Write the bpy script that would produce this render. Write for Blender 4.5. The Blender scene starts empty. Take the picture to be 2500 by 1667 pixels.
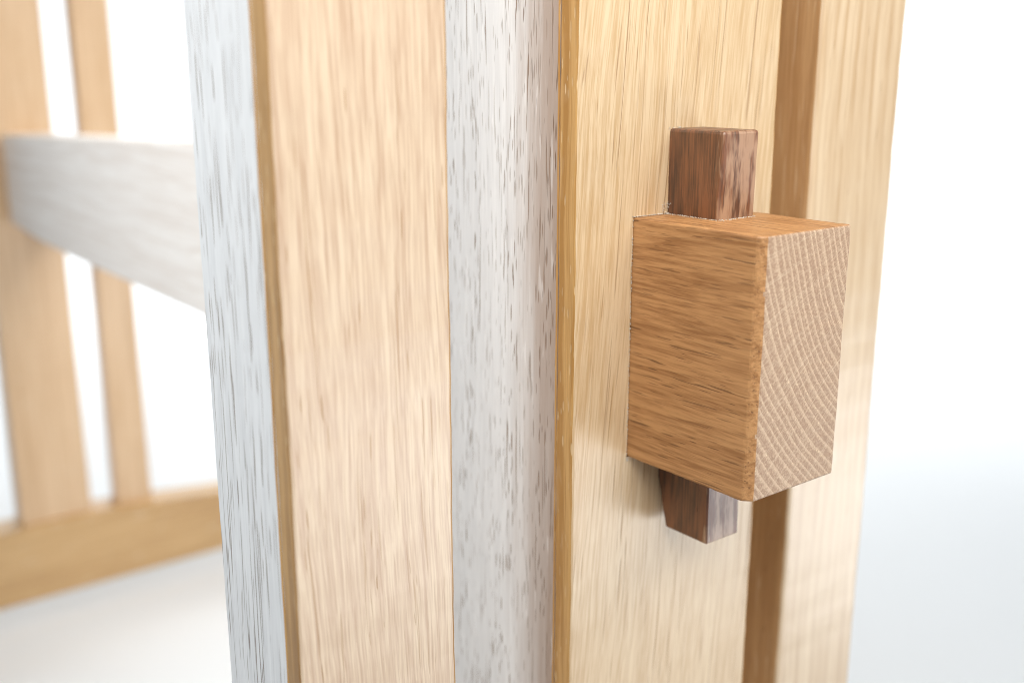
import bpy, bmesh, math, random
from mathutils import Vector, Matrix
random.seed(7)
S = bpy.context.scene
C = S.collection
R = math.radians

# ------------------------------------------------------------------ camera
YAW, PITCH = 0.66315, 0.24817
cam_d = bpy.data.cameras.new('camera')
cam = bpy.data.objects.new('camera', cam_d)
C.objects.link(cam)
cam.location = (-0.21608, -0.24499, 0.04575)
cam.rotation_euler = (math.pi / 2 - PITCH, 0.0, -YAW)
cam_d.sensor_width = 36.0
cam_d.lens = 37.73
cam_d.clip_start = 0.01
cam_d.clip_end = 100.0
cam_d.dof.use_dof = True
cam_d.dof.focus_distance = 0.331
cam_d.dof.aperture_fstop = 6.2
S.camera = cam

# ------------------------------------------------------------------ light
S.view_settings.view_transform = 'Standard'
S.view_settings.look = 'None'
S.view_settings.exposure = 0.0
S.view_settings.gamma = 1.0
S.cycles.filter_width = 0.9
S.cycles.use_adaptive_sampling = False
S.cycles.use_denoising = True
S.cycles.denoiser = 'OPENIMAGEDENOISE'
S.cycles.denoising_input_passes = 'RGB_ALBEDO_NORMAL'
S.cycles.denoising_prefilter = 'NONE'
world = bpy.data.worlds.new('World')
S.world = world
world.use_nodes = True
bg = world.node_tree.nodes['Background']
bg.inputs['Color'].default_value = (0.93, 0.97, 1.0, 1)
bg.inputs['Strength'].default_value = 0.22


def area(name, loc, target, size, power, color):
    d = bpy.data.lights.new(name, 'AREA')
    d.shape = 'RECTANGLE'
    d.size, d.size_y = size
    d.energy = power
    d.color = color
    o = bpy.data.objects.new(name, d)
    C.objects.link(o)
    o.location = loc
    o.rotation_euler = (Vector(target) - Vector(loc)).to_track_quat('-Z', 'Y').to_euler()
    return o


FW = Vector((math.sin(YAW), math.cos(YAW), 0))          # horizontal view direction
RT = Vector((math.cos(YAW), -math.sin(YAW), 0))
area('key_softbox', (0.12, -0.38, 0.47), (0.04, 0, 0.14), (0.85, 0.45), 2.05, (1.0, 0.965, 0.905)).data.spread = R(105)
area('low_softbox', (0.56, -0.52, -0.42), (0.05, 0, -0.12), (0.95, 0.32), 3.7, (0.92, 0.96, 1.0))
area('front_left_softbox', (-0.30, -0.32, 0.40), (-0.02, 0, 0.15), (0.36, 0.36), 1.05, (1.0, 0.97, 0.92)).data.spread = R(95)
area('left_softbox', (-0.40, 0.46, 0.46), (0.0, 0.24, 0.05), (0.6, 0.4), 2.2, (0.92, 0.97, 1.0)).data.spread = R(100)
area('far_fill', (0.30, 0.26, 0.36), (0.05, 0.82, -0.24), (0.5, 0.35), 0.9, (1.0, 0.965, 0.92)).data.spread = R(85)  # unseen fill, added to brighten the far end frame
bl = FW * 1.85 + Vector((0, 0, 1.95))
area('backdrop_light', bl, FW * 2.85 + Vector((0, 0, 0.0)), (5.0, 0.4), 90, (0.96, 0.985, 1.0)).data.spread = R(125)


# ------------------------------------------------------------------ material helpers
class NT:
    def __init__(self, name):
        self.m = bpy.data.materials.new(name)
        self.m.use_nodes = True
        self.t = self.m.node_tree
        self.b = self.t.nodes['Principled BSDF']

    def n(self, typ, **kw):
        nd = self.t.nodes.new(typ)
        for k, v in kw.items():
            setattr(nd, k, v)
        return nd

    def put(self, sock, v):
        if isinstance(v, bpy.types.NodeSocket):
            self.t.links.new(v, sock)
        elif v is not None:
            sock.default_value = v

    def math(self, op, a, b=None, c=None, clamp=False):
        nd = self.n('ShaderNodeMath', operation=op, use_clamp=clamp)
        self.put(nd.inputs[0], a)
        if b is not None:
            self.put(nd.inputs[1], b)
        if c is not None:
            self.put(nd.inputs[2], c)
        return nd.outputs[0]

    def vec(self, x, y, z):
        nd = self.n('ShaderNodeCombineXYZ')
        for s, v in zip(nd.inputs, (x, y, z)):
            self.put(s, v)
        return nd.outputs[0]

    def noise(self, v, detail=2.0, rough=0.5, out='Fac', scale=1.0):
        nd = self.n('ShaderNodeTexNoise')
        self.put(nd.inputs['Vector'], v)
        nd.inputs['Scale'].default_value = scale
        nd.inputs['Detail'].default_value = detail
        nd.inputs['Roughness'].default_value = rough
        return nd.outputs[out]

    def step(self, v, lo, hi, a=0.0, b=1.0):
        nd = self.n('ShaderNodeMapRange', interpolation_type='SMOOTHSTEP')
        self.put(nd.inputs['Value'], v)
        for k, x in zip(('From Min', 'From Max', 'To Min', 'To Max'), (lo, hi, a, b)):
            self.put(nd.inputs[k], x)
        return nd.outputs[0]

    def mix(self, f, a, b):
        nd = self.n('ShaderNodeMix', data_type='RGBA')
        self.put(nd.inputs['Factor'], f)
        self.put(nd.inputs['A'], a if isinstance(a, bpy.types.NodeSocket) else (*a, 1))
        self.put(nd.inputs['B'], b if isinstance(b, bpy.types.NodeSocket) else (*b, 1))
        return nd.outputs['Result']


def wood(name, axis, light, dark, pore, ray, pith=(0.3, 0.12), spacing=0.0038, slope=0.0,
         warp=0.003, seed=0.0, pore_amt=0.7, ray_amt=0.25, ring_amt=0.35, streak_amt=0.5,
         rough=0.34, spec=0.75, pore_w=800.0, pore_l=90.0, pore_r=0.2, bump=0.25, mottle=0.0, coat=0.0,
         pore_gate=0.5, fibre_amt=0.35, pore_floor=0.25, clus_floor=0.3, ray_f=140.0, front_tint=None, stk_s=330.0, stk_l=12.0, ray_t=0.60,
         line_amt=0.0, line_w=900.0, line_l=16.0, line_t=0.64):
    """A solid block of timber: rings round a pith, vessels along the grain, rays across it."""
    k = NT(name)
    tc = k.n('ShaderNodeTexCoord').outputs['Object']
    sp = k.n('ShaderNodeSeparateXYZ')
    k.put(sp.inputs[0], tc)
    x, y, z = sp.outputs
    a, b, g = {'Z': (x, y, z), 'Y': (x, z, y), 'X': (z, y, x)}[axis]
    gs = k.math('ADD', g, seed * 3.17)
    # slow waviness of the grain
    wv = k.noise(k.vec(k.math('MULTIPLY', a, 22), k.math('MULTIPLY', b, 22), k.math('MULTIPLY', gs, 5.5)), 2.0, 0.5, 'Color')
    ws = k.n('ShaderNodeSeparateColor')
    k.put(ws.inputs[0], wv)
    a1 = k.math('MULTIPLY_ADD', k.math('SUBTRACT', ws.outputs[0], 0.5), warp * 2, a)
    b1 = k.math('MULTIPLY_ADD', k.math('SUBTRACT', ws.outputs[1], 0.5), warp * 2, b)
    a1 = k.math('MULTIPLY_ADD', g, slope, a1)
    ra = k.math('SUBTRACT', a1, pith[0])
    rb = k.math('SUBTRACT', b1, pith[1])
    r = k.math('SQRT', k.math('ADD', k.math('MULTIPLY', ra, ra), k.math('MULTIPLY', rb, rb)))
    th = k.math('ARCTAN2', rb, ra)
    # rings of uneven width
    rj = k.noise(k.vec(k.math('MULTIPLY', r, 120), seed, k.math('MULTIPLY', g, 1.0)), 1.0)
    rp = k.math('ADD', k.math('DIVIDE', r, spacing), k.math('MULTIPLY', rj, 1.6))
    fr = k.math('FRACT', rp)
    early = k.math('SUBTRACT', 1.0, k.step(fr, 0.06, 0.55))
    early = k.math('MULTIPLY', early, k.step(fr, 0.0, 0.06))
    # fibre and streaks
    fib = k.noise(k.vec(k.math('MULTIPLY', a1, 1500), k.math('MULTIPLY', b1, 1500), k.math('MULTIPLY', gs, 45)), 3.0, 0.6)
    stk = k.noise(k.vec(k.math('MULTIPLY', a1, stk_s), k.math('MULTIPLY', b1, stk_s), k.math('MULTIPLY', gs, stk_l)), 3.0, 0.6)
    big = k.noise(k.vec(k.math('MULTIPLY', a1, 45), k.math('MULTIPLY', b1, 45), k.math('MULTIPLY', gs, 3.5)), 2.0, 0.5)
    # vessels: short dashes lying along the grain, crowded in the early wood
    vo = k.n('ShaderNodeTexVoronoi', feature='F1')
    pj = k.noise(k.vec(k.math('MULTIPLY', a1, 200), k.math('MULTIPLY', b1, 200), k.math('MULTIPLY', gs, 60)), 1.0)
    k.put(vo.inputs['Vector'], k.vec(k.math('MULTIPLY_ADD', pj, 0.8, k.math('MULTIPLY', a1, pore_w)),
                                     k.math('MULTIPLY', b1, pore_w), k.math('MULTIPLY', gs, pore_l)))
    vo.inputs['Scale'].default_value = 1.0
    vs = k.n('ShaderNodeSeparateColor')
    k.put(vs.inputs[0], vo.outputs['Color'])
    keep = k.step(vs.outputs[0], pore_gate - 0.1, pore_gate + 0.25)
    prad = k.math('MULTIPLY_ADD', vs.outputs[1], pore_r, pore_r * 0.5)
    por = k.math('SUBTRACT', 1.0, k.step(vo.outputs['Distance'], k.math('MULTIPLY', prad, 0.55), prad))
    clus = k.step(k.noise(k.vec(k.math('MULTIPLY', a1, 90), k.math('MULTIPLY', b1, 90), k.math('MULTIPLY', gs, 10)), 1.0), 0.3, 0.6)
    por = k.math('MULTIPLY', k.math('MULTIPLY', por, keep), k.math('MULTIPLY_ADD', early, 1.0 - pore_floor, pore_floor))
    por = k.math('MULTIPLY', por, k.math('MULTIPLY_ADD', clus, 1.0 - clus_floor, clus_floor))
    if line_amt:                                      # long open vessels that run on for centimetres
        ln = k.noise(k.vec(k.math('MULTIPLY', a1, line_w), k.math('MULTIPLY', b1, line_w), k.math('MULTIPLY', gs, line_l)), 1.0, 0.4)
        ln = k.math('MULTIPLY', k.step(ln, line_t, line_t + 0.07), line_amt)
        ln = k.math('MULTIPLY', ln, k.math('MULTIPLY_ADD', clus, 0.6, 0.4))
        por = k.math('MAXIMUM', por, ln)
    # rays: thin radial plates
    ry = k.noise(k.vec(k.math('MULTIPLY', th, ray_f), k.math('MULTIPLY', gs, 38), k.math('MULTIPLY', r, 22)), 2.0, 0.6)
    ryf = k.step(ry, ray_t, ray_t + 0.07)
    # colour
    v = k.math('MULTIPLY_ADD', k.math('SUBTRACT', stk, 0.5), streak_amt * 3.6, 0.5)
    v = k.math('MULTIPLY_ADD', k.math('SUBTRACT', fib, 0.5), fibre_amt * 3.2, v)
    v = k.math('MULTIPLY_ADD', k.math('SUBTRACT', big, 0.5), mottle * 2.2, v)
    v = k.math('SUBTRACT', v, k.math('MULTIPLY', k.math('SUBTRACT', early, 0.35), ring_amt), clamp=True)
    col = k.mix(v, dark, light)
    if front_tint:                                          # streaky blend to another colour towards the front
        tb = k.math('MULTIPLY_ADD', k.math('SUBTRACT', stk, 0.5), 0.022, b)
        tb = k.math('MULTIPLY_ADD', k.math('SUBTRACT', big, 0.5), 0.016, tb)
        col = k.mix(k.step(tb, front_tint[0], front_tint[1], front_tint[2], 0.0), col, front_tint[3])
    col = k.mix(k.math('MULTIPLY', ryf, ray_amt), col, ray)
    col = k.mix(k.math('MULTIPLY', por, pore_amt), col, pore)
    k.put(k.b.inputs['Base Color'], col)
    rg = k.math('MULTIPLY_ADD', k.math('SUBTRACT', stk, 0.5), 0.25, rough)
    rg = k.math('MULTIPLY_ADD', por, 0.3, rg, clamp=True)
    k.put(k.b.inputs['Roughness'], rg)
    k.b.inputs['Specular IOR Level'].default_value = spec
    if coat:
        k.b.inputs['Coat Weight'].default_value = coat
        k.b.inputs['Coat Roughness'].default_value = 0.35
    h = k.math('SUBTRACT', k.math('MULTIPLY', fib, 0.35), por)
    bp = k.n('ShaderNodeBump')
    bp.inputs['Strength'].default_value = bump
    bp.inputs['Distance'].default_value = 0.0004
    k.put(bp.inputs['Height'], h)
    k.put(k.b.inputs['Normal'], bp.outputs[0])
    return k.m


OAK_L, OAK_D, OAK_P, OAK_R = (0.69, 0.525, 0.335), (0.50, 0.32, 0.16), (0.27, 0.13, 0.045), (0.76, 0.62, 0.44)
M_slat = wood('oak_slat', 'Z', (0.71, 0.565, 0.41), (0.52, 0.36, 0.245), (0.38, 0.21, 0.09), OAK_R, pith=(-0.02, 0.11), spacing=0.0045,
              seed=1.3, warp=0.0045, slope=0.03, streak_amt=0.55, ring_amt=0.15, pore_amt=0.75, fibre_amt=0.8, mottle=0.25, coat=0.5,
              pore_gate=0.2, pore_l=55, pore_w=800, pore_floor=0.2, stk_s=760, stk_l=24, bump=0.4, line_amt=0.6, line_w=1300, line_l=16, line_t=0.655)
M_post = wood('oak_post', 'Z', (0.71, 0.545, 0.35), (0.56, 0.38, 0.20), (0.30, 0.155, 0.06), OAK_R, pith=(0.62, 0.17), spacing=0.0034,
              seed=4.1, warp=0.0055, slope=-0.07, streak_amt=0.45, pore_amt=0.75, pore_l=32, pore_w=1000, pore_gate=0.05, pore_floor=0.5, ray_amt=0.12, rough=0.4,
              mottle=0.6, stk_s=480, stk_l=9, ring_amt=0.15, coat=0.5, fibre_amt=1.0, line_amt=0.95, line_w=950, line_l=7, line_t=0.64)
M_slat2 = wood('oak_slat_plain', 'Z', (0.70, 0.545, 0.365), (0.54, 0.37, 0.21), OAK_P, OAK_R, pith=(0.40, 0.20), spacing=0.004,
               seed=7.7, warp=0.004, streak_amt=0.6, pore_amt=0.5, coat=0.5, mottle=0.4)
M_edge = wood('oak_edge', 'Z', (0.64, 0.39, 0.155), (0.44, 0.235, 0.075), (0.80, 0.62, 0.38), OAK_R, pith=(0.05, 0.2), spacing=0.006,
              seed=2.9, spec=0.2, warp=0.006, streak_amt=0.8, mottle=1.0, pore_amt=0.9, pore_r=0.24, ray_amt=0.1, pore_gate=0.05,
              pore_floor=0.6, clus_floor=0.1, pore_w=700, pore_l=120, bump=0.6, line_amt=0.0, fibre_amt=0.5)
M_edge_dark = wood('oak_edge_brown', 'Z', (0.50, 0.305, 0.135), (0.33, 0.185, 0.075), (0.66, 0.48, 0.28), OAK_R, pith=(0.05, 0.2), spacing=0.006,
              seed=12.9, spec=0.2, warp=0.006, streak_amt=0.9, mottle=1.2, pore_amt=0.9, pore_r=0.26, ray_amt=0.1, pore_gate=0.0,
              pore_floor=0.6, clus_floor=0.1, pore_w=600, pore_l=110, bump=0.6, fibre_amt=0.5)
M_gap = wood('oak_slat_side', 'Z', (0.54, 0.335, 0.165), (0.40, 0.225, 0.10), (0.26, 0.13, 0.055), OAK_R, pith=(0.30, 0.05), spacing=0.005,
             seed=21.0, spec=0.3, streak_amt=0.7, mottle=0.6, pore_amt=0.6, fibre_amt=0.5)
M_lime = wood('limed_oak', 'Z', (0.80, 0.81, 0.82), (0.64, 0.65, 0.665), (0.17, 0.11, 0.07), (0.90, 0.90, 0.90), pith=(0.28, -0.12),
              spacing=0.0042, seed=5.5, warp=0.003, slope=0.02, streak_amt=0.35, ring_amt=0.1, pore_amt=0.9, pore_w=800, pore_l=42,
              pore_r=0.25, ray_amt=0.1, bump=0.6, rough=0.6, spec=0.25, fibre_amt=0.45,
              pore_gate=0.1, pore_floor=0.5, clus_floor=0.75, line_amt=0.95, line_w=1250, line_l=10, line_t=0.625)
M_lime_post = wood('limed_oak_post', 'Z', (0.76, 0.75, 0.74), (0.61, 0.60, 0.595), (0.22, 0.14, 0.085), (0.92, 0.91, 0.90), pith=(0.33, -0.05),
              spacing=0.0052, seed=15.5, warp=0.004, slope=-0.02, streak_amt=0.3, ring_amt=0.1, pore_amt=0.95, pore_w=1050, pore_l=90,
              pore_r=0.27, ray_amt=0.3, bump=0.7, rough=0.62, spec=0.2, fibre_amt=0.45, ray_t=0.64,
              pore_gate=-0.05, pore_floor=0.45, clus_floor=0.6, front_tint=(0.004, 0.040, 0.95, (0.40, 0.30, 0.24)),  # darker and browner towards the front edge
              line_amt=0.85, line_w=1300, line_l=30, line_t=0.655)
M_lime_rail = wood('limed_oak_rail', 'Y', (0.91, 0.865, 0.82), (0.75, 0.665, 0.60), (0.35, 0.25, 0.19), (0.9, 0.9, 0.9), pith=(0.2, 0.05),
                   spacing=0.006, seed=8.5, warp=0.008, streak_amt=0.5, ring_amt=0.35, pore_amt=0.6, rough=0.55, mottle=0.4)
M_tenon = wood('oiled_oak', 'Y', (0.56, 0.297, 0.124), (0.34, 0.158, 0.058), (0.13, 0.06, 0.025), (0.62, 0.40, 0.20), pith=(0.148, 0.028),
               spacing=0.0040, seed=3.3, warp=0.0025, slope=0.05, streak_amt=0.7, ring_amt=0.35, pore_amt=0.9, pore_r=0.24, ray_amt=0.1,
               rough=0.45, pore_l=75, pore_w=1100, pore_gate=0.02, pore_floor=0.45, clus_floor=0.4, stk_s=800, stk_l=26, fibre_amt=0.6,
               mottle=0.35, line_amt=0.75, line_w=1250, line_l=34, line_t=0.645, spec=0.5)
M_end = wood('oak_end_grain', 'Y', (0.58, 0.42, 0.29), (0.36, 0.225, 0.145), (0.78, 0.62, 0.43), (0.74, 0.60, 0.44), pith=(0.148, 0.028),
             spacing=0.0027, seed=3.3, warp=0.0022, slope=0.05, streak_amt=0.2, ring_amt=-0.8, pore_amt=0.7, pore_r=0.34, ray_amt=0.38,
             rough=0.6, spec=0.4, fibre_amt=0.8, ray_f=620, ray_t=0.57, stk_s=900, pore_w=1100, pore_gate=0.1, pore_floor=0.1, clus_floor=0.6)
M_walnut = wood('walnut', 'Z', (0.215, 0.080, 0.031), (0.060, 0.024, 0.012), (0.04, 0.018, 0.011), (0.33, 0.17, 0.09), pith=(0.02, 0.06),
                spacing=0.007, seed=6.2, warp=0.004, streak_amt=0.6, mottle=1.0, ring_amt=0.4, pore_amt=0.7, pore_l=160, rough=0.42, spec=1.0, ray_amt=0.1,
                stk_s=300, stk_l=60, fibre_amt=0.9, front_tint=(-0.0245, -0.0200, 0.9, (0.46, 0.28, 0.175)))  # paler front face: sheen put into the colour, with a streaky lighter margin
M_far = wood('oak_far', 'Z', (0.74, 0.53, 0.335), (0.60, 0.39, 0.215), OAK_P, OAK_R, seed=9.4, mottle=0.6)
M_beam = wood('oak_beam', 'X', (0.63, 0.41, 0.19), (0.48, 0.28, 0.11), OAK_P, OAK_R, seed=11.4, mottle=0.9, warp=0.012)


def plain(name, col, rough=0.9):
    k = NT(name)
    nz = k.noise(k.n('ShaderNodeTexCoord').outputs['Object'], 3.0, 0.5, 'Fac', 3.0)
    k.put(k.b.inputs['Base Color'], k.mix(nz, tuple(c * 0.97 for c in col), col))
    k.b.inputs['Roughness'].default_value = rough
    k.b.inputs['Specular IOR Level'].default_value = 0.2
    return k.m


M_paper = plain('backdrop_paper', (0.86, 0.875, 0.885))
M_dust = plain('sanding_dust', (0.60, 0.55, 0.48))

# ------------------------------------------------------------------ mesh helpers


def link(name, bm, mats, parent=None, smooth=False):
    me = bpy.data.meshes.new(name)
    bm.normal_update()
    bm.to_mesh(me)
    bm.free()
    for m in (mats if isinstance(mats, (list, tuple)) else [mats]):
        me.materials.append(m)
    if smooth:
        for p in me.polygons:
            p.use_smooth = True
    o = bpy.data.objects.new(name, me)
    C.objects.link(o)
    o.parent = parent
    return o


def box(x0, x1, y0, y1, z0, z1, bev=0.0008, seg=2, wob=0.0):
    bm = bmesh.new()
    bmesh.ops.create_cube(bm, size=1.0)
    for v in bm.verts:
        v.co = Vector((x0 if v.co.x < 0 else x1, y0 if v.co.y < 0 else y1, z0 if v.co.z < 0 else z1))
    if bev:
        bmesh.ops.bevel(bm, geom=list(bm.edges), offset=bev, segments=seg, affect='EDGES', profile=0.5)
    return bm


def sm_noise(t, seed):
    """Smooth 1-D noise, about -1 to 1."""
    return 0.5 * math.sin(t * 61 + seed) + 0.3 * math.sin(t * 173 + seed * 2.3) + 0.3 * math.sin(t * 397 + seed * 5.1)


def timber(x0, x1, y0, y1, z0, z1, bev=0.0009, seg=2, cuts=70, amp=0.00016, hole=None, seed=0.0):
    """An upright board: eased arrises that waver a little, optionally a mortise right through."""
    bm = bmesh.new()
    xs = [x0, x1] if not hole else [x0, hole[0], hole[1], x1]
    zs = [z0, z1] if not hole else [z0, hole[2], hole[3], z1]
    g = [[bm.verts.new((x, y0, z)) for z in zs] for x in xs]
    faces = []
    for i in range(len(xs) - 1):
        for j in range(len(zs) - 1):
            if hole and i == 1 and j == 1:
                continue
            faces.append(bm.faces.new((g[i][j], g[i + 1][j], g[i + 1][j + 1], g[i][j + 1])))
    r = bmesh.ops.extrude_face_region(bm, geom=faces)
    for v in [e for e in r['geom'] if isinstance(e, bmesh.types.BMVert)]:
        v.co.y = y1
    bmesh.ops.recalc_face_normals(bm, faces=list(bm.faces))
    eps = 1e-6
    out = [e for e in bm.edges if all((abs(v.co.x - x0) < eps or abs(v.co.x - x1) < eps) for v in e.verts)
           and abs(e.verts[0].co.y - e.verts[1].co.y) < eps and abs(e.verts[0].co.x - e.verts[1].co.x) < eps]
    bmesh.ops.bevel(bm, geom=out, offset=bev, segments=seg, affect='EDGES', profile=0.5)
    for i in range(1, cuts):
        z = -0.20 + 0.36 * i / cuts
        if z0 < z < z1:
            bmesh.ops.bisect_plane(bm, geom=list(bm.verts) + list(bm.edges) + list(bm.faces), plane_co=(0, 0, z), plane_no=(0, 0, 1))
    for v in bm.verts:
        near = min(abs(v.co.x - x0), abs(v.co.x - x1))
        if near < bev * 1.2 and min(abs(v.co.y - y0), abs(v.co.y - y1)) < bev * 1.2 and z0 + 0.01 < v.co.z < z1 - 0.01:
            s = seed + (3.0 if abs(v.co.x - x0) < abs(v.co.x - x1) else 9.0) + 40 * v.co.y
            v.co.x += amp * sm_noise(v.co.z, s)
            v.co.y += amp * sm_noise(v.co.z, s + 1.7)
        if hole and abs(v.co.y - y0) < eps and (abs(v.co.x - hole[0]) < eps or abs(v.co.x - hole[1]) < eps) and hole[2] < v.co.z < hole[3]:
            v.co.x -= 0.00030 * max(0, sm_noise(v.co.z * 1.7, seed + 4)) * (1 if abs(v.co.x - hole[0]) < eps else -1)
    return bm


def empty(name, loc=(0, 0, 0)):
    o = bpy.data.objects.new(name, None)
    o.empty_display_size = 0.05
    C.objects.link(o)
    o.location = loc
    return o


# ------------------------------------------------------------------ setting
bm = bmesh.new()
prof = [(-2.2, -0.5)]
RC, D0, ZF = 0.9, 2.0, -0.5
prof.append((D0, ZF))
for i in range(1, 17):
    t = i / 16 * math.pi / 2
    prof.append((D0 + RC * math.sin(t), ZF + RC * (1 - math.cos(t))))
prof.append((D0 + RC, 3.2))
rows = []
for d, z in prof:
    rows.append([bm.verts.new(FW * d + RT * s + Vector((0, 0, z))) for s in (-3.4, 3.4)])
for p, q in zip(rows, rows[1:]):
    bm.faces.new((p[0], p[1], q[1], q[0]))
bd = link('backdrop', bm, M_paper, smooth=True)
bd['kind'] = 'structure'
bd['label'] = 'seamless white studio backdrop paper curving up behind the frame'

# ------------------------------------------------------------------ the piece of furniture
root = empty('furniture_frame', (0.05, 0.4, -0.5))
root['label'] = 'oak furniture frame with limed white sides and a wedged through tenon'
root['category'] = 'furniture frame'
ROOTINV = root.matrix_basis.inverted() if False else Matrix.Translation((-0.05, -0.4, 0.5))


def part(name, bm, mats, parent=None, label=None):
    """A part built in world coordinates; it keeps them under the frame's empty."""
    o = link(name, bm, mats)
    o.parent = parent if parent else root
    if parent is None:
        o.location = (-0.05, -0.4, 0.5)
    if label:
        o['label'] = label
    return o


ZB, ZT = -0.40, 0.31
FB = 0.0086                                           # thickness of the oak facing boards


def upright(name, x0, x1, th, mat_face, core, lab, flabel, hole=None, seed=0.0, edge=None):
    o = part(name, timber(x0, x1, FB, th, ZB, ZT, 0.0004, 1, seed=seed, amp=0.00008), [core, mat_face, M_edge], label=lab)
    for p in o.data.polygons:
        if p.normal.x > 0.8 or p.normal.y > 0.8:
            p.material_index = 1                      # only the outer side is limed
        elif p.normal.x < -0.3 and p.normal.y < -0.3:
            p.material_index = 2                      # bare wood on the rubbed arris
    f = part('facing_board', timber(x0, x1, 0.0, FB - 0.0002, ZB, ZT, 0.0009, 2, hole=hole, seed=seed + 2), [mat_face, edge or M_edge], o, flabel)
    for p in f.data.polygons:
        if p.normal.x > 0.3 or p.normal.x < -0.6:
            p.material_index = 1                      # sides and worn arrises
    return o


upright('slat', -0.0988, -0.04675, 0.0504, M_slat, M_lime, 'limed white oak slat left of the post', 'pale oak board facing the left slat', edge=M_edge_dark)
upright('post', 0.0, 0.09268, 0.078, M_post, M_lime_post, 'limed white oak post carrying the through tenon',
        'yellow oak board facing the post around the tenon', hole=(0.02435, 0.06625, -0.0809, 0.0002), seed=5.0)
o = part('slat', timber(0.1147, 0.1671, 0.0, 0.0504, ZB, ZT, 0.0022, 3, seed=8.0), [M_slat2, M_gap], label='plain oak slat right of the post')
for p in o.data.polygons:
    if abs(p.normal.x) > 0.8:
        p.material_index = 1

# rail and its through tenon


def rail_mesh():
    bm = bmesh.new()
    x0, x1 = 0.02455, 0.06605
    secs = [(0.0785, 0.0120, -0.0975), (0.36, 0.0052, -0.0975), (0.62, -0.0045, -0.0975), (0.72, -0.0080, -0.0955), (0.806, -0.0110, -0.0905)]
    rings = [[bm.verts.new((x, y, z)) for x, z in ((x0, zb), (x1, zb), (x1, zt), (x0, zt))] for y, zt, zb in secs]
    bm.faces.new(rings[0])
    for p, q in zip(rings, rings[1:]):
        for i in range(4):
            j = (i + 1) % 4
            bm.faces.new((p[i], p[j], q[j], q[i]))
    bm.faces.new(rings[-1][::-1])
    bmesh.ops.recalc_face_normals(bm, faces=list(bm.faces))
    bmesh.ops.bevel(bm, geom=[e for e in bm.edges if abs(e.verts[0].co.y - e.verts[1].co.y) > 0.01], offset=0.0015, segments=2, affect='EDGES')
    return bm


rail = part('rail', rail_mesh(), M_lime_rail, label='limed white rail between the two end frames')


def tenon_mesh():
    bm = bmesh.new()
    bmesh.ops.create_cube(bm, size=1.0)
    x0, x1, y0, y1, z0, z1 = 0.02455, 0.06605, -0.052, 0.03, -0.0807, 0.0
    for v in bm.verts:
        v.co = Vector((x0 if v.co.x < 0 else x1, y0 if v.co.y < 0 else y1, z0 if v.co.z < 0 else z1))
    def mid(e):
        return (e.verts[0].co + e.verts[1].co) / 2
    main = [e for e in bm.edges if abs(mid(e).x - x0) < 1e-6 and abs(mid(e).y - y0) < 1e-6]
    bmesh.ops.bevel(bm, geom=main, offset=0.0024, segments=1, affect='EDGES')
    bmesh.ops.bevel(bm, geom=list(bm.edges), offset=0.0007, segments=2, affect='EDGES', profile=0.5)
    for i in range(1, 60):
        bmesh.ops.bisect_plane(bm, geom=list(bm.verts) + list(bm.edges) + list(bm.faces), plane_co=(0, 0, z0 + (z1 - z0) * i / 60), plane_no=(0, 0, 1))
    for i in range(1, 40):
        bmesh.ops.bisect_plane(bm, geom=list(bm.verts) + list(bm.edges) + list(bm.faces), plane_co=(0, y0 + 0.053 * i / 40, 0), plane_no=(0, 1, 0))
    rnd = random.Random(3)
    for v in bm.verts:
        c = v.co
        nx = min(c.x - x0, x1 - c.x) < 0.0030
        ny = c.y - y0 < 0.0030
        nz = min(c.z - z0, z1 - c.z) < 0.0012
        if nx and ny:
            c.x += 0.00009 * sm_noise(c.z * 2.2, c.x * 900) + rnd.uniform(-1, 1) * 0.00003
            c.y += 0.00009 * sm_noise(c.z * 2.6, 4 + c.x * 900) + rnd.uniform(-1, 1) * 0.00003
        elif nz and (nx or ny):
            c.z += 0.00013 * sm_noise((c.x + c.y) * 2.0, 8) + rnd.uniform(-1, 1) * 0.00006
    bm.normal_update()
    for f in bm.faces:
        if f.normal.y < -0.9:
            f.material_index = 1
    return bm


part('tenon', tenon_mesh(), [M_tenon, M_end], rail, 'brown oiled oak through tenon with pale end grain')

# walnut wedge, one tapered stick through the tenon


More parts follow.
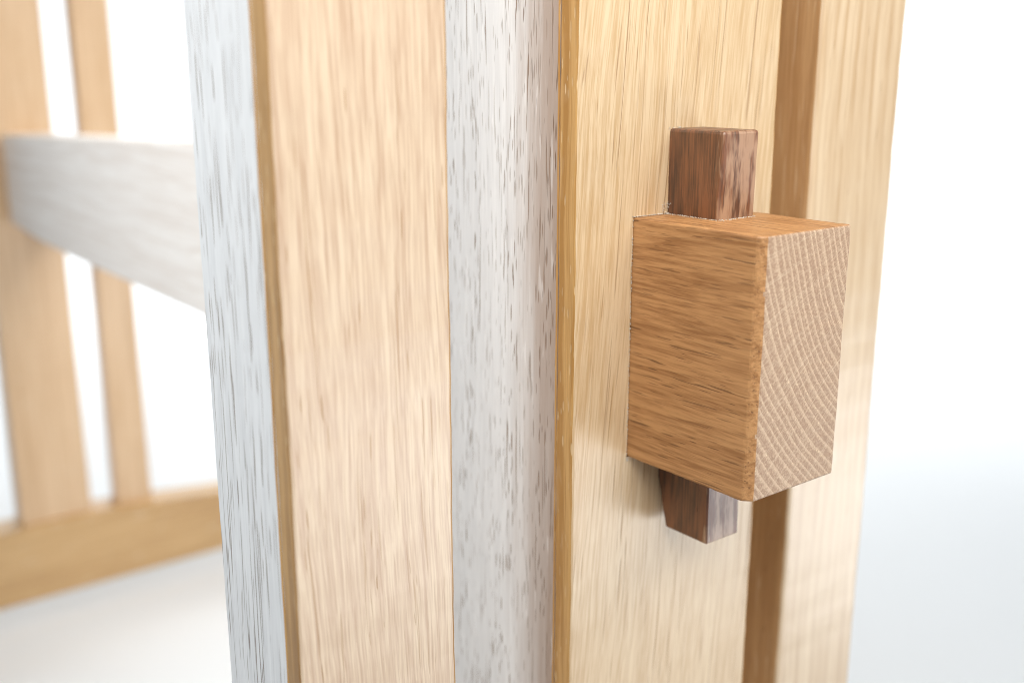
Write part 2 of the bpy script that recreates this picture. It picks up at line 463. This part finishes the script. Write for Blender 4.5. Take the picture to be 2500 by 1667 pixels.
def wedge_mesh():
    bm = bmesh.new()
    x0, x1 = 0.0398, 0.0556
    secs = [(0.0274, -0.0228, 0.0006), (0.0, -0.0215, 0.0006), (-0.088, -0.0231, 0.0012), (-0.1088, -0.0233, -0.0043)]
    rings = []
    for (z, ya, yb), xe in zip(secs, (x1 + 0.0004, x1 + 0.0014, x1, x1)):
        rings.append([bm.verts.new((x0, ya, z)), bm.verts.new((xe, ya, z)), bm.verts.new((xe, yb, z)), bm.verts.new((x0, yb, z))])
    bm.faces.new(rings[0])
    for p, q in zip(rings, rings[1:]):
        for i in range(4):
            j = (i + 1) % 4
            bm.faces.new((p[j], p[i], q[i], q[j]))
    bm.faces.new(rings[-1][::-1])
    bmesh.ops.recalc_face_normals(bm, faces=list(bm.faces))
    bm.verts.ensure_lookup_table()
    top = [e for e in bm.edges if all(v.co.z > 0.02 for v in e.verts)]
    rest = [e for e in bm.edges if e not in top and (abs(e.verts[0].co.z - e.verts[1].co.z) > 0.005 or all(v.co.z < -0.1 for v in e.verts))]
    r = bmesh.ops.bevel(bm, geom=rest, offset=0.0005, segments=1, affect='EDGES')
    top = [e for e in bm.edges if all(v.co.z > 0.02 for v in e.verts)]
    bmesh.ops.bevel(bm, geom=top, offset=0.0010, segments=2, affect='EDGES', profile=0.5)
    for i in range(1, 36):
        bmesh.ops.bisect_plane(bm, geom=list(bm.verts) + list(bm.edges) + list(bm.faces), plane_co=(0, 0, -0.108 + 0.135 * i / 36), plane_no=(0, 0, 1))
    for v in bm.verts:
        v.co.x += 0.00012 * sm_noise(v.co.z * 1.5, v.co.x * 700 + v.co.y * 90)
        v.co.y += 0.00010 * sm_noise(v.co.z * 1.9, 5 + v.co.x * 300 + v.co.y * 200)
    return bm


part('wedge', wedge_mesh(), M_walnut, label='dark walnut wedge driven down through the tenon')


def beam_mesh(xa, xb, y0, y1, zb, zt, hump):
    """A foot beam whose top swells in the middle."""
    bm = bmesh.new()
    n = 28
    rings = []
    for i in range(n + 1):
        x = xa + (xb - xa) * i / n
        t = min(1.0, abs(x - 0.03) / 0.26)
        z = zt - hump * t * t * (3 - 2 * t)
        rings.append([bm.verts.new((x, y, q)) for y, q in ((y0, zb), (y1, zb), (y1, z), (y0, z))])
    bm.faces.new(rings[0])
    for p, q in zip(rings, rings[1:]):
        for i in range(4):
            j = (i + 1) % 4
            bm.faces.new((p[i], p[j], q[j], q[i]))
    bm.faces.new(rings[-1][::-1])
    bmesh.ops.recalc_face_normals(bm, faces=list(bm.faces))
    lon = [e for e in bm.edges if abs(e.verts[0].co.x - e.verts[1].co.x) > 0.005]
    bmesh.ops.bevel(bm, geom=lon, offset=0.002, segments=2, affect='EDGES')
    return bm


# beams of the near end frame, above and below the view
part('lower_beam', beam_mesh(-0.30, 0.36, -0.004, 0.082, -0.461, -0.383, 0.018), M_beam)
part('upper_beam', box(-0.30, 0.36, -0.004, 0.082, 0.30, 0.36, 0.002), M_beam)

# far end frame
part('post', box(0.0035, 0.0700, 0.8062, 0.832, -0.41, ZT, 0.002), M_far, label='blurred oak post at the far end of the rail')
part('slat', box(0.0965, 0.1325, 0.811, 0.831, -0.40, ZT, 0.002), M_far, label='blurred narrow oak slat at the far end')
part('lower_beam', beam_mesh(-0.33, 0.42, 0.800, 0.838, -0.461, -0.383, 0.018), M_beam, label='blurred oak foot beam at the far end')
part('upper_beam', box(-0.33, 0.42, 0.800, 0.838, 0.30, 0.36, 0.003), M_beam)
for (fx, fy) in ((-0.26, 0.027), (0.32, 0.027), (-0.28, 0.819), (0.37, 0.819)):
    part('foot', box(fx - 0.022, fx + 0.022, fy - 0.018, fy + 0.018, -0.4995, -0.4605, 0.002), M_beam)


# fine sanding dust and torn fibres left round the joint
rnd = random.Random(11)
bm = bmesh.new()


def fleck(p, r):
    m = Matrix.Translation(p) @ Matrix.Rotation(rnd.uniform(0, 6.28), 4, Vector((rnd.uniform(-1, 1), rnd.uniform(-1, 1), rnd.uniform(-1, 1))).normalized())
    m = m @ Matrix.Diagonal((r * rnd.uniform(0.8, 2.2), r, r * rnd.uniform(0.4, 0.9), 1))
    bmesh.ops.create_icosphere(bm, subdivisions=1, radius=1.0, matrix=m)


for i in range(150):                                   # along the tenon's left cheek where it leaves the board
    z = rnd.uniform(-0.081, 0.0005)
    fleck(Vector((0.0243 - abs(rnd.gauss(0, 0.00022)), -0.0001, z)), rnd.uniform(0.00008, 0.00022))
for i in range(80):                                   # along its top edge
    fleck(Vector((rnd.uniform(0.0243, 0.045), -abs(rnd.gauss(0, 0.0003)), 0.0002)), rnd.uniform(0.00008, 0.00024))
for i in range(260):                                   # round the foot of the wedge
    side = rnd.random()
    if side < 0.45:
        p = Vector((0.0397 - abs(rnd.gauss(0, 0.0006)), rnd.uniform(-0.022, -0.0003), 0.0001))
    elif side < 0.85:
        p = Vector((rnd.uniform(0.0398, 0.057), -0.0218 - abs(rnd.gauss(0, 0.0007)), 0.0001))
    else:
        p = Vector((rnd.uniform(0.0372, 0.0398), -abs(rnd.gauss(0, 0.0006)), rnd.uniform(0.0, 0.004)))
    fleck(p, rnd.uniform(0.00006, 0.0002))
for i in range(50):                                    # behind the wedge's top and at the tenon's lower corner
    if i < 25:
        p = Vector((rnd.uniform(0.0385, 0.047), -0.0002, 0.0268 + abs(rnd.gauss(0, 0.0007))))
    else:
        p = Vector((0.0242 + rnd.gauss(0, 0.0006), -0.0002, -0.0815 + rnd.gauss(0, 0.0006)))
    fleck(p, rnd.uniform(0.00008, 0.0002))
dust = part('sanding_dust', bm, M_dust, label='pale sanding dust in the corners of the joint')
dust['kind'] = 'stuff'
